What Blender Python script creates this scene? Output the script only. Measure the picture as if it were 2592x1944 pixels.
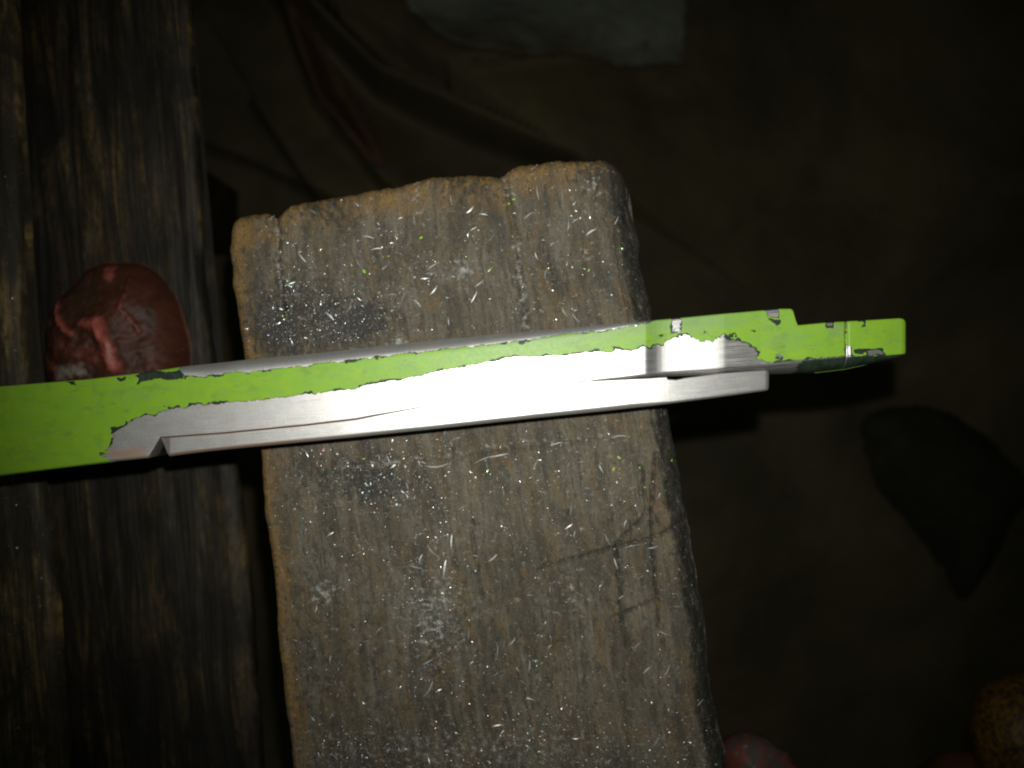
import bpy, math, random
import numpy as np
from mathutils import Vector, Matrix

for o in list(bpy.data.objects):
    bpy.data.objects.remove(o)
random.seed(7)
rng = np.random.default_rng(11)
scene = bpy.context.scene

# ------------------------------------------------------------------ camera
H = 0.165                    # lens height above the plank top (metres)
F = 2245.0                   # focal length in photo pixels (photo 2592 x 1944)
FLOOR = -0.335
cam_d = bpy.data.cameras.new("camera")
cam = bpy.data.objects.new("camera", cam_d)
scene.collection.objects.link(cam)
cam.location = (0, 0, H)
cam_d.sensor_width = 36.0
cam_d.lens = 36.0 * F / 2592.0
cam_d.clip_start = 0.005
cam_d.clip_end = 20.0
cam_d.dof.use_dof = True
cam_d.dof.focus_distance = H - 0.008
cam_d.dof.aperture_fstop = cam_d.lens / 2.0
scene.camera = cam
# ------------------------------------------------------------------ world: an almost dark workshop
world = bpy.data.worlds.new("World")
scene.world = world
world.use_nodes = True
bg = world.node_tree.nodes["Background"]
bg.inputs[0].default_value = (0.80, 1.0, 0.66, 1)
bg.inputs[1].default_value = 0.018
# ------------------------------------------------------------------ the phone's flash, beside the lens
fl_d = bpy.data.lights.new("flash", "SPOT")
fl = bpy.data.objects.new("flash", fl_d)
scene.collection.objects.link(fl)
fl_d.energy = 1.26
fl_d.color = (0.97, 1.0, 0.95)
fl_d.spot_size = math.radians(80)
fl_d.spot_blend = 1.0
fl_d.shadow_soft_size = 0.0013
fl.location = (0.0025, 0.0105, H)
fl.rotation_euler = (math.radians(1.0), math.radians(-1.5), 0)
# ------------------------------------------------------------------ exposure
scene.view_settings.view_transform = 'Standard'
scene.view_settings.look = 'None'
scene.view_settings.gamma = 1
scene.view_settings.use_curve_mapping = False
scene.view_settings.exposure = 0.0
scene.render.resolution_x, scene.render.resolution_y = 1024, 768
scene.cycles.max_bounces = 5
scene.cycles.filter_width = 2.2

# ================================================================== helpers
def P(u, v, z):
    """photo measurement (u, v) of a point known to lie at height z -> metres"""
    d = H - z
    return ((u - 1296.0) / F * d, (972.0 - v) / F * d, z)

def Pn(u, v, z):
    d = H - z
    return np.stack([(u - 1296.0) / F * d, (972.0 - v) / F * d, z + 0 * u], -1)

def link(o, parent=None):
    scene.collection.objects.link(o)
    if parent is not None:
        o.parent = parent
    return o

def mesh_np(name, V, Q, mat, parent=None, smooth=True, attrs=None):
    """V (n,3), Q (m,4) quads or list of faces"""
    me = bpy.data.meshes.new(name)
    V = np.asarray(V, dtype=np.float32)
    if isinstance(Q, list):
        me.from_pydata(V.tolist(), [], Q)
    else:
        Q = np.asarray(Q, dtype=np.int32)
        k = Q.shape[1]
        me.vertices.add(len(V))
        me.vertices.foreach_set("co", V.ravel())
        me.loops.add(Q.size)
        me.loops.foreach_set("vertex_index", Q.ravel())
        me.polygons.add(len(Q))
        me.polygons.foreach_set("loop_start", np.arange(len(Q), dtype=np.int32) * k)
    me.update(calc_edges=True)
    if smooth:
        me.polygons.foreach_set("use_smooth", np.ones(len(me.polygons), dtype=bool))
    for an, arr in (attrs or {}).items():
        arr = np.asarray(arr, dtype=np.float32)
        if arr.ndim == 1:
            a = me.attributes.new(an, 'FLOAT', 'POINT'); a.data.foreach_set("value", arr)
        else:
            a = me.attributes.new(an, 'FLOAT_VECTOR', 'POINT'); a.data.foreach_set("vector", arr.ravel())
    me.materials.append(mat)
    o = bpy.data.objects.new(name, me)
    return link(o, parent)

def grid_quads(nr, nc):
    i = np.arange(nr - 1)[:, None] * nc + np.arange(nc - 1)[None, :]
    i = i.ravel()
    return np.stack([i, i + nc, i + nc + 1, i + 1], -1)      # rows go down the photo -> face up

def perim(nr, nc):
    a = [np.arange(nc), np.arange(1, nr) * nc + nc - 1,
         (nr - 1) * nc + np.arange(nc - 2, -1, -1), np.arange(nr - 2, 0, -1) * nc]
    return np.concatenate(a)

def solid_grid(name, X, nr, nc, zbot, mat, parent=None, attrs=None, inset=0.0, drop=None, shift=0.0):
    """height field X (nr*nc,3) closed into a solid with side walls and a bottom"""
    V = X.reshape(-1, 3); n = len(V)
    p = perim(nr, nc); m = len(p)
    B = V[p].copy()
    if drop is None:
        B[:, 2] = zbot
    else:
        B[:, 2] -= drop
    B[:, 0] -= shift
    S = V[p].copy()                                           # split ring: crisp wall
    c = B[:, :2].mean(0); B[:, :2] += (c - B[:, :2]) * inset
    VV = np.concatenate([V, S, B])
    Q = grid_quads(nr, nc)
    j = np.arange(m); k = (j + 1) % m
    W = np.stack([n + j, n + k, n + m + k, n + m + j], -1)
    cap = []
    at = {}
    for an, arr in (attrs or {}).items():
        arr = np.asarray(arr)
        low = arr[p].copy()
        if an == "grain":                                     # carry the grain on down the side walls
            low[:, 0] += (V[p, 2] - B[:, 2]) * 1000
        at[an] = np.concatenate([arr, arr[p], low])
    # bottom as quads between opposite sides of the ring
    top = list(range(nc)); bot = [2 * (nc - 1) + (nr - 1) - t for t in top]
    cap = np.array([[n + m + top[t], n + m + top[t + 1], n + m + bot[t + 1], n + m + bot[t]] for t in range(nc - 1)])
    return mesh_np(name, VV, np.concatenate([Q, W, cap]), mat, parent, True, at)

def hash2(ix, iy, seed):
    n = (ix.astype(np.int64) * 374761393 + iy.astype(np.int64) * 668265263 + seed * 974711) & 0x7fffffff
    n = ((n ^ (n >> 13)) * 1274126177) & 0x7fffffff
    n = n ^ (n >> 16)
    return (n & 0xffff) / 65535.0

def vn(x, y, seed=0):
    x = np.asarray(x, float); y = np.asarray(y, float)
    x0 = np.floor(x); y0 = np.floor(y)
    fx = x - x0; fy = y - y0
    fx = fx * fx * (3 - 2 * fx); fy = fy * fy * (3 - 2 * fy)
    a = hash2(x0, y0, seed); b = hash2(x0 + 1, y0, seed)
    c = hash2(x0, y0 + 1, seed); d = hash2(x0 + 1, y0 + 1, seed)
    return (a * (1 - fx) + b * fx) * (1 - fy) + (c * (1 - fx) + d * fx) * fy * 1.0

def fbm(x, y, seed=0, octv=4):
    s = 0; a = 0.5; t = 0
    for i in range(octv):
        s = s + a * vn(np.asarray(x) * 2 ** i, np.asarray(y) * 2 ** i, seed + i * 17); t += a; a *= 0.5
    return s / t                                               # 0..1

def lerp_line(pts, q, axis=0):
    pts = np.array(pts, float)
    return np.interp(q, pts[:, axis], pts[:, 1 - axis])

def dist_polyline(u, v, pts):
    d = np.full(np.shape(u), 1e9)
    for (x0, y0), (x1, y1) in zip(pts[:-1], pts[1:]):
        dx, dy = x1 - x0, y1 - y0; L = dx * dx + dy * dy + 1e-9
        t = np.clip(((u - x0) * dx + (v - y0) * dy) / L, 0, 1)
        d = np.minimum(d, np.hypot(u - x0 - t * dx, v - y0 - t * dy))
    return d

def sdf_poly(u, v, pts):
    """signed distance, negative inside"""
    d = dist_polyline(u, v, list(pts) + [pts[0]])
    ins = np.zeros(np.shape(u), bool)
    n = len(pts)
    for i in range(n):
        x0, y0 = pts[i]; x1, y1 = pts[(i + 1) % n]
        if y0 == y1: continue
        c = ((y0 > v) != (y1 > v)) & (u < (x1 - x0) * (v - y0) / (y1 - y0) + x0)
        ins ^= c
    return np.where(ins, -d, d)

def roundoff(d, r):
    """drop below the flat at distance d inside an edge rounded with radius r"""
    q = np.clip(1 - d / r, 0, 1)
    return r * (1 - np.sqrt(np.maximum(0, 1 - q * q)))

def tag(o, label, cat=None, group=None, kind=None):
    if label: o["label"] = label
    if cat: o["category"] = cat
    if group: o["group"] = group
    if kind: o["kind"] = kind
    return o

def empty(name, loc):
    o = bpy.data.objects.new(name, None)
    o.location = loc; o.empty_display_size = 0.01
    return link(o)

def child(o, parent):
    """parent an object built in world coordinates"""
    o.parent = parent
    o.location = -Vector(parent.location)
    return o

# ================================================================== materials
class NT:
    def __init__(self, name):
        self.m = bpy.data.materials.new(name); self.m.use_nodes = True
        self.t = self.m.node_tree; self.b = self.t.nodes["Principled BSDF"]
    def n(self, typ, **kw):
        x = self.t.nodes.new(typ)
        for k, v in kw.items(): setattr(x, k, v)
        return x
    def put(self, sock, val):
        if hasattr(val, "links"): self.t.links.new(val, sock)
        elif isinstance(val, (tuple, list)) and len(val) == 3 and sock.type == 'RGBA': sock.default_value = (*val, 1)
        else: sock.default_value = val
    def attr(self, name, vec=False):
        a = self.n("ShaderNodeAttribute"); a.attribute_name = name
        return a.outputs["Vector"] if vec else a.outputs["Fac"]
    def acol(self, name):
        a = self.n("ShaderNodeAttribute"); a.attribute_name = name
        return a.outputs["Color"]
    def obj(self):
        return self.n("ShaderNodeTexCoord").outputs["Object"]
    def mapv(self, vec, s, loc=(0, 0, 0), rot=(0, 0, 0)):
        k = self.n("ShaderNodeMapping"); self.put(k.inputs[0], vec)
        k.inputs["Scale"].default_value = s; k.inputs["Location"].default_value = loc; k.inputs["Rotation"].default_value = rot
        return k.outputs[0]
    def noise(self, vec, scale=1, detail=4, rough=0.55, dist=0.0):
        k = self.n("ShaderNodeTexNoise"); self.put(k.inputs["Vector"], vec)
        k.inputs["Scale"].default_value = scale; k.inputs["Detail"].default_value = detail
        k.inputs["Roughness"].default_value = rough; k.inputs["Distortion"].default_value = dist
        return k.outputs["Fac"]
    def vor(self, vec, scale=1, out="Distance"):
        k = self.n("ShaderNodeTexVoronoi"); self.put(k.inputs["Vector"], vec); k.inputs["Scale"].default_value = scale
        return k.outputs[out]
    def ramp(self, fac, stops, interp='LINEAR'):
        k = self.n("ShaderNodeValToRGB"); self.put(k.inputs[0], fac); r = k.color_ramp; r.interpolation = interp
        while len(r.elements) < len(stops): r.elements.new(0.5)
        for e, (p, c) in zip(r.elements, stops):
            e.position = p; e.color = (*c, 1) if isinstance(c, (tuple, list)) else (c, c, c, 1)
        return k.outputs[0]
    def math(self, op, a, b=0.0, c=None, clamp=False):
        k = self.n("ShaderNodeMath", operation=op, use_clamp=clamp); self.put(k.inputs[0], a); self.put(k.inputs[1], b)
        if c is not None: self.put(k.inputs[2], c)
        return k.outputs[0]
    def mix(self, fac, a, b, mode='MIX'):
        k = self.n("ShaderNodeMix", data_type='RGBA', blend_type=mode)
        self.put(k.inputs[0], fac); self.put(k.inputs[6], a); self.put(k.inputs[7], b)
        return k.outputs[2]
    def bump(self, h, strength=0.3, dist=0.0002, normal=None):
        k = self.n("ShaderNodeBump"); k.inputs["Strength"].default_value = strength; k.inputs["Distance"].default_value = dist
        self.put(k.inputs["Height"], h)
        if normal is not None: self.put(k.inputs["Normal"], normal)
        self.put(self.b.inputs["Normal"], k.outputs[0]); return k.outputs[0]
    def set(self, color=None, rough=None, metal=None, spec=None, coat=None):
        b = self.b
        if color is not None: self.put(b.inputs["Base Color"], color)
        if rough is not None: self.put(b.inputs["Roughness"], rough)
        if metal is not None: self.put(b.inputs["Metallic"], metal)
        if spec is not None: self.put(b.inputs["Specular IOR Level"], spec)
        if coat is not None: self.put(b.inputs["Coat Weight"], coat)
        return self.m

def mat_plank():
    k = NT("worn_plank_wood"); g = k.attr("grain", True)           # (across, along) in mm
    fib = k.noise(k.mapv(g, (0.55, 0.06, 1)), 1, 6, 0.66, 0.8)
    fine = k.noise(k.mapv(g, (5.0, 0.5, 1)), 1, 4, 0.6)
    blot = k.noise(g, 0.11, 5, 0.62, 0.4)
    blot2 = k.noise(k.mapv(g, (0.28, 0.16, 1), (31, 7, 0)), 1, 5, 0.65, 0.5)
    streak = k.noise(k.mapv(g, (1.3, 0.16, 1), (4, 1, 0)), 1, 6, 0.72, 1.2)
    grit = k.noise(k.mapv(g, (2.4, 1.7, 1)), 1, 6, 0.78)
    grime = k.ramp(fib, [(0.30, (0.026, 0.021, 0.012)), (0.44, (0.072, 0.056, 0.034)), (0.58, (0.108, 0.090, 0.062)), (0.74, (0.18, 0.155, 0.115))])
    grey = k.mix(k.ramp(blot, [(0.38, 0.0), (0.64, 0.75)]), grime, k.ramp(streak, [(0.32, (0.050, 0.040, 0.028)), (0.5, (0.125, 0.105, 0.080)), (0.7, (0.20, 0.175, 0.14))]))
    grey = k.mix(k.ramp(streak, [(0.32, 0.7), (0.45, 0.0)]), grey, (0.030, 0.022, 0.013))
    grey = k.mix(k.ramp(grit, [(0.28, 0.7), (0.48, 0.0)]), grey, (0.032, 0.026, 0.017))
    grey = k.mix(k.ramp(grit, [(0.56, 0.0), (0.76, 0.4)]), grey, (0.20, 0.18, 0.15))
    grey = k.mix(1.0, grey, (0.97, 0.97, 0.94), 'MULTIPLY')
    patch = k.noise(k.mapv(g, (0.16, 0.045, 1), (60, 20, 0)), 1, 5, 0.62, 0.8)
    grey = k.mix(k.ramp(patch, [(0.36, 0.75), (0.54, 0.0)]), grey, (0.040, 0.034, 0.024))
    grey = k.mix(k.ramp(patch, [(0.56, 0.0), (0.74, 0.35)]), grey, (0.16, 0.145, 0.118))
    ochre = k.ramp(fine, [(0.25, (0.10, 0.048, 0.012)), (0.52, (0.21, 0.115, 0.028)), (0.8, (0.30, 0.195, 0.070))])
    ochre = k.mix(k.ramp(grit, [(0.34, 0.8), (0.52, 0.0)]), ochre, (0.055, 0.030, 0.012))
    edge = k.math('MULTIPLY', k.attr("edge"), k.math('MULTIPLY_ADD', blot2, 2.6, -0.5))
    c = k.mix(k.ramp(edge, [(0.20, 0.0), (0.80, 0.85)]), grey, ochre)
    rust = k.ramp(k.noise(k.mapv(g, (0.35, 0.10, 1), (3, 50, 0)), 1, 5, 0.6, 0.8), [(0.50, 0.0), (0.66, 0.55)])
    c = k.mix(rust, c, (0.135, 0.082, 0.034))
    dk = k.noise(k.mapv(g, (0.9, 0.55, 1), (9, 2, 0)), 1, 6, 0.7, 0.5)
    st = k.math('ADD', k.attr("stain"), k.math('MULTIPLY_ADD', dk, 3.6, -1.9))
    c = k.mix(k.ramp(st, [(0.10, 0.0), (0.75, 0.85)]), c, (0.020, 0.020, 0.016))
    pit = k.ramp(k.noise(g, 1.7, 3, 0.6), [(0.30, 0.75), (0.42, 0.0)])
    c = k.mix(pit, c, (0.025, 0.02, 0.012))
    du = k.math('ADD', k.attr("dust"), k.math('MULTIPLY_ADD', k.noise(g, 0.9, 6, 0.75), 4.2, -2.35))
    c = k.mix(k.ramp(du, [(0.1, 0.0), (0.8, 0.8)]), c, (0.40, 0.39, 0.36))
    # finest metal dust, too small to model
    sp = k.ramp(k.noise(g, 4.6, 2, 0.5), [(0.645, 0.0), (0.73, 1.0)])
    sp = k.math('MULTIPLY', sp, k.math('SUBTRACT', 1.0, k.math('MULTIPLY', k.attr("edge"), 0.7, clamp=True), clamp=True))
    c = k.mix(k.math('MULTIPLY', sp, 0.7), c, (0.34, 0.34, 0.32))
    k.bump(k.math('ADD', k.math('MULTIPLY', fib, 0.6), k.math('MULTIPLY', grit, 0.7)), 0.38, 0.00028)
    return k.set(c, 0.72, 0.0, 0.25)

def mat_darkwood(name, tint=1.0, seed=0, scale=1.0):
    k = NT(name); g = k.attr("grain", True)
    fib = k.noise(k.mapv(g, (0.55 * scale, 0.035 * scale, 1), (seed, 2 * seed, 0)), 1, 5, 0.60, 1.3)
    blot = k.noise(k.mapv(g, (0.07, 0.035, 1), (seed, 0, 0)), 1, 5, 0.65, 0.6)
    c = k.ramp(fib, [(0.36, (0.008 * tint, 0.006 * tint, 0.004 * tint)), (0.52, (0.045 * tint, 0.032 * tint, 0.014 * tint)), (0.64, (0.12 * tint, 0.078 * tint, 0.026 * tint)), (0.80, (0.26 * tint, 0.18 * tint, 0.07 * tint))])
    c = k.mix(k.ramp(k.noise(k.mapv(g, (0.9, 0.35, 1), (seed, 5, 0)), 1, 6, 0.7), [(0.36, 0.85), (0.56, 0.0)]), c, (0.012 * tint, 0.010 * tint, 0.006 * tint))
    c = k.mix(k.ramp(blot, [(0.42, 0.95), (0.60, 0.0)]), c, (0.010 * tint, 0.008 * tint, 0.005 * tint))
    red = k.attr("red")
    rn = k.math('ADD', red, k.math('MULTIPLY_ADD', k.noise(g, 0.25, 5, 0.65), 1.0, -0.6))
    c = k.mix(k.ramp(rn, [(0.1, 0.0), (0.7, 0.8)]), c, (0.12, 0.022, 0.010))
    sp = k.ramp(k.noise(g, 2.6, 2, 0.5), [(0.70, 0.0), (0.76, 0.8)])
    c = k.mix(k.math('MULTIPLY', sp, k.attr("dust")), c, (0.45, 0.44, 0.42))
    k.bump(fib, 0.6, 0.0008)
    return k.set(c, 0.62, 0.0, 0.3)

def mat_metal():
    k = NT("filed_aluminium"); g = k.attr("grain", True)
    sc = k.noise(k.mapv(g, (0.12, 11.0, 1)), 1, 6, 0.75, 0.1)
    sc2 = k.noise(k.mapv(g, (2.2, 9.0, 1)), 1, 5, 0.75, 0.2)
    blot = k.noise(g, 0.35, 4, 0.6)
    c = k.mix(k.ramp(blot, [(0.35, 0.0), (0.7, 0.55)]), (0.78, 0.755, 0.73), (0.62, 0.55, 0.52))
    c = k.mix(k.ramp(sc2, [(0.30, 0.75), (0.52, 0.0)]), c, (0.36, 0.34, 0.325))
    c = k.mix(k.ramp(sc, [(0.34, 0.55), (0.55, 0.0)]), c, (0.42, 0.40, 0.385))
    c = k.mix(k.ramp(k.noise(k.mapv(g, (1.2, 2.4, 1), (8, 3, 0)), 1, 4, 0.7), [(0.62, 0.0), (0.72, 0.6)]), c, (0.95, 0.94, 0.92))
    cop = k.math('ADD', k.attr("copper"), k.math('MULTIPLY_ADD', blot, 0.8, -0.36))
    c = k.mix(k.ramp(cop, [(0.15, 0.0), (0.8, 0.85)]), c, (0.86, 0.50, 0.33))
    r = k.math('MULTIPLY_ADD', sc, 0.24, 0.28)
    sm = k.attr("scored_shade")
    c = k.mix(k.math('MULTIPLY', sm, k.ramp(sc, [(0.40, 0.95), (0.58, 0.35)])), c, (0.12, 0.115, 0.11))
    hgt = k.math('ADD', k.math('MULTIPLY', sc, 0.7), k.math('MULTIPLY', sc2, 0.35))
    k.bump(hgt, 0.35, 0.00005)
    return k.set(c, r, 0.80, 0.5)

def mat_paint():
    k = NT("lime_green_paint"); g = k.attr("grain", True)
    n1 = k.noise(g, 0.35, 5, 0.62, 0.3); n2 = k.noise(g, 1.7, 4, 0.6)
    c = k.mix(k.ramp(n1, [(0.3, 0.0), (0.7, 1.0)]), (0.185, 0.375, 0.020), (0.235, 0.41, 0.016))
    c = k.mix(k.ramp(n2, [(0.54, 0.0), (0.74, 0.4)]), c, (0.18, 0.31, 0.05))
    rub_haze = k.math('ADD', k.attr("rub_haze"), k.math('MULTIPLY_ADD', k.noise(k.mapv(g, (0.35, 1.0, 1)), 1, 6, 0.75, 0.4), 2.4, -1.22))
    c = k.mix(k.ramp(rub_haze, [(0.0, 0.0), (0.8, 0.75)]), c, (0.19, 0.30, 0.10))
    scr = k.math('ABSOLUTE', k.math('SUBTRACT', k.noise(k.mapv(g, (0.16, 0.9, 1), (2, 17, 0), (0, 0, 0.12)), 1, 3, 0.6, 0.3), 0.5))
    scm = k.ramp(k.noise(k.mapv(g, (0.12, 0.3, 1), (40, 1, 0)), 1, 4, 0.6), [(0.50, 0.0), (0.66, 0.55)])
    c = k.mix(k.math('MULTIPLY', k.ramp(scr, [(0.006, 1.0), (0.020, 0.0)]), scm), c, (0.10, 0.17, 0.05))
    smu = k.ramp(k.noise(k.mapv(g, (0.22, 0.30, 1), (15, 33, 0)), 1, 5, 0.65), [(0.54, 0.0), (0.70, 0.55)])
    c = k.mix(smu, c, (0.125, 0.215, 0.04))
    chip = k.ramp(k.noise(k.mapv(g, (0.55, 0.8, 1), (5, 9, 0)), 1, 5, 0.7, 0.3), [(0.735, 0.0), (0.765, 1.0)])
    c = k.mix(chip, c, (0.035, 0.06, 0.02))
    k.bump(k.noise(g, 2.4, 4, 0.6), 0.12, 0.0001)
    return k.set(c, k.math('MULTIPLY_ADD', n2, 0.2, 0.36), 0.0, 0.4)

def mat_simple(name, col, col2, scale, rough=0.6, metal=0.0, bump=0.0, spec=0.3, lo=0.4, hi=0.65, dist=0.0004):
    k = NT(name); o = k.obj(); n = k.noise(o, scale, 6, 0.62, 0.3)
    c = k.mix(k.ramp(n, [(lo, 0.0), (hi, 1.0)]), col, col2)
    if bump: k.bump(k.noise(o, scale * 2.3, 6, 0.65), bump, dist)
    return k.set(c, rough, metal, spec)

def mat_lump():
    k = NT("red_wax"); g = k.attr("grain", True)
    n = k.noise(g, 0.22, 6, 0.65, 0.6); n2 = k.noise(g, 0.9, 5, 0.65)
    c = k.mix(k.ramp(n, [(0.36, 0.0), (0.62, 1.0)]), (0.042, 0.015, 0.008), (0.085, 0.023, 0.011))
    c = k.mix(k.math('MULTIPLY', k.attr("dirt"), k.ramp(n2, [(0.25, 1.0), (0.7, 0.55)])), c, (0.050, 0.034, 0.019))
    w = k.math('ADD', k.attr("worn"), k.math('MULTIPLY_ADD', n2, 1.1, -0.64))
    c = k.mix(k.ramp(w, [(0.15, 0.0), (0.85, 0.9)]), c, (0.42, 0.10, 0.075))
    d = k.math('ADD', k.attr("dust"), k.math('MULTIPLY_ADD', k.noise(g, 0.7, 6, 0.7), 1.6, -1.0))
    c = k.mix(k.ramp(d, [(0.1, 0.0), (0.8, 0.75)]), c, (0.42, 0.37, 0.31))
    sp = k.ramp(k.noise(g, 2.4, 2, 0.5), [(0.72, 0.0), (0.77, 0.8)])
    c = k.mix(sp, c, (0.5, 0.45, 0.38))
    k.bump(k.math('ADD', n, k.math('MULTIPLY', n2, 0.35)), 0.35, 0.0006)
    return k.set(c, k.math('MULTIPLY_ADD', n2, 0.3, 0.40), 0.0, 0.3)

M_PLANK = mat_plank()
M_BENCH = mat_darkwood("bench_top_wood", 3.0, 3.0)
M_BOARD = mat_darkwood("bench_board_wood", 0.8, 11.0, 0.7)
M_METAL = mat_metal()
M_PAINT = mat_paint()
M_PRIMER_SHADE = mat_simple("black_primer_shade", (0.012, 0.022, 0.014), (0.03, 0.042, 0.028), 900, 0.5)
M_LUMP = mat_lump()

# ================================================================== floor and things far below
k = NT("workshop_floor"); o_ = k.obj()
n1 = k.noise(o_, 7, 6, 0.6, 0.4); n2 = k.noise(o_, 60, 5, 0.65)
cc = k.mix(k.ramp(n1, [(0.35, 0.0), (0.65, 1.0)]), (0.062, 0.048, 0.030), (0.105, 0.085, 0.058))
cc = k.mix(k.ramp(n2, [(0.62, 0.0), (0.8, 0.5)]), cc, (0.16, 0.13, 0.10))
k.bump(n2, 0.4, 0.002)
M_FLOOR = k.set(cc, 0.85, 0, 0.2)
nr, nc = 40, 40
gx, gy = np.meshgrid(np.linspace(-1.2, 1.2, nc), np.linspace(1.2, -1.2, nr))
V = np.stack([gx, gy, FLOOR + 0.004 * (fbm(gx * 6, gy * 6, 5) - 0.5)], -1).reshape(-1, 3)
tag(mesh_np("floor", V, grid_quads(nr, nc), M_FLOOR), "dark dirty workshop floor far below the bench", kind="structure")

def sheet(name, outline, zfun, mat, thick, step=6.0, ref=FLOOR, warp=3.0):
    """a cloth: outline in photo pixels, zfun(u,v) its height, clipped to the outline, given real thickness"""
    pts = np.array(outline, float)
    us = np.arange(pts[:, 0].min() - step, pts[:, 0].max() + step, step)
    vs = np.arange(pts[:, 1].min() - step, pts[:, 1].max() + step, step)
    U, Vv = np.meshgrid(us, vs); nr, nc = U.shape
    u = U.ravel(); v = Vv.ravel()
    z = zfun(u, v)
    base = Pn(u, v, np.full_like(u, ref)); X = base.copy(); X[:, 2] = z
    Q = grid_quads(nr, nc)
    cu = u[Q].mean(1); cv = v[Q].mean(1)
    s = sdf_poly(cu + warp * (fbm(cu / 40, cv / 40, 3) - .5) * 4, cv + warp * (fbm(cu / 40, cv / 40, 9) - .5) * 4, outline)
    Q = Q[s < 0]
    used, inv = np.unique(Q, return_inverse=True); Q = inv.reshape(-1, 4)
    o = mesh_np(name, X[used], Q, mat)
    m = o.modifiers.new("thickness", 'SOLIDIFY'); m.thickness = thick; m.offset = -1
    return o

def fold(u, v, a, b, c, w_hi, w_lo, hgt):
    """a cloth fold whose crest runs a-b-c: steep on one side, soft on the other"""
    pts = [a, b, c]
    d = dist_polyline(u, v, pts)
    (x0, y0), (x1, y1) = a, c
    sgn = (x1 - x0) * (v - y0) - (y1 - y0) * (u - x0)          # >0 : below-left of the line
    return hgt * np.where(sgn < 0, np.exp(-(d / w_hi) ** 2), np.exp(-(d / w_lo) ** 2))

def apron_z(u, v):
    z = FLOOR + 0.012 + 0.012 * (fbm(u / 260, v / 260, 31) - 0.3)
    z = z + fold(u, v, (640, -80), (1000, 262), (1420, 440), 330, 24, 0.042)
    z = z + fold(u, v, (720, -60), (850, 300), (1010, 500), 90, 22, 0.018)
    z = z + fold(u, v, (690, 300), (830, 500), (900, 640), 200, 18, 0.012)
    z = z + fold(u, v, (520, 370), (700, 430), (900, 540), 120, 20, 0.012)
    z = z + fold(u, v, (1230, 240), (1400, 200), (1600, 150), 150, 20, 0.010)
    return z
k = NT("leather_apron"); o_ = k.obj()
n1 = k.noise(o_, 12, 6, 0.6, 0.5); n2 = k.noise(o_, 160, 5, 0.65)
cc = k.mix(k.ramp(n1, [(0.36, 0.0), (0.64, 1.0)]), (0.040, 0.033, 0.015), (0.080, 0.061, 0.027))
k.bump(n2, 0.4, 0.0012)
M_APRON = k.set(cc, 0.75, 0, 0.25)
apron = sheet("leather_apron", [(-300, -420), (3000, -420), (3000, 2400), (-300, 2400)], apron_z, M_APRON, 0.003, 6)
tag(apron, "dark brown folded leather apron spread out far below the plank", "apron")

def strip_z(u, v): return apron_z(u, v) + 0.005
M_RAG = mat_simple("reddish_leather", (0.055, 0.030, 0.014), (0.080, 0.042, 0.019), 40, 0.7, bump=0.4)
tag(sheet("leather_strip", [(742, 28), (775, 40), (830, 150), (915, 280), (985, 390), (1010, 470), (960, 460), (880, 350), (800, 220), (760, 110)], strip_z, M_RAG, 0.002, 5),
    "narrow reddish brown leather strip lying between two folds of the apron", "strip")

k = NT("dirty_pale_cloth"); o_ = k.obj()
n1 = k.noise(o_, 22, 6, 0.62, 0.5)
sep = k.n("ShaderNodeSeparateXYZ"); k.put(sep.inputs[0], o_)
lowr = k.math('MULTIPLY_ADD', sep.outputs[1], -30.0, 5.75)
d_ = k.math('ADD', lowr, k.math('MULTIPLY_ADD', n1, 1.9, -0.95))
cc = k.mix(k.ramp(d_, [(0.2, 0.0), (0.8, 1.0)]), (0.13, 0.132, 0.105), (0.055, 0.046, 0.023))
cc = k.mix(k.ramp(k.noise(o_, 48, 4, 0.6), [(0.62, 0.0), (0.72, 0.7)]), cc, (0.11, 0.10, 0.06))
k.bump(n1, 0.4, 0.002)
M_CLOTH = k.set(cc, 0.85, 0, 0.2)
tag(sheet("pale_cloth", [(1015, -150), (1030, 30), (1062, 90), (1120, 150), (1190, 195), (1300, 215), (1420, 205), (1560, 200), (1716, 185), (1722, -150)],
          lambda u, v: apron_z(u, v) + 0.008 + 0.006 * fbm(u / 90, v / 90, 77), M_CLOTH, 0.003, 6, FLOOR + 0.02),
    "dirty pale grey cloth lying on the apron at the top edge", "cloth")

M_BLACK = mat_simple("black_shape", (0.020, 0.019, 0.012), (0.030, 0.027, 0.017), 60, 0.9, bump=0.4, spec=0.1)
def black_shape_z(u, v):
    s = sdf_poly(u, v, BLACK_OUTLINE)
    return apron_z(u, v) + 0.004 + 0.022 * (1 - np.exp(np.minimum(s, 0) / 60.0)) + 0.003 * fbm(u / 40, v / 40, 4)
BLACK_OUTLINE = [(2148, 1080), (2160, 1048), (2210, 1030), (2290, 1022), (2370, 1045), (2450, 1100), (2520, 1170), (2560, 1215), (2540, 1270), (2490, 1340), (2450, 1420), (2405, 1495), (2385, 1500),
        (2340, 1420), (2290, 1350), (2230, 1280), (2180, 1220), (2155, 1150)]
tag(sheet("black_shape", BLACK_OUTLINE, black_shape_z, M_BLACK, 0.002, 6), "black three-cornered raised shape on the dark floor, right side", "cloth")  # low black dome with a three-cornered outline, just above the apron

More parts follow.
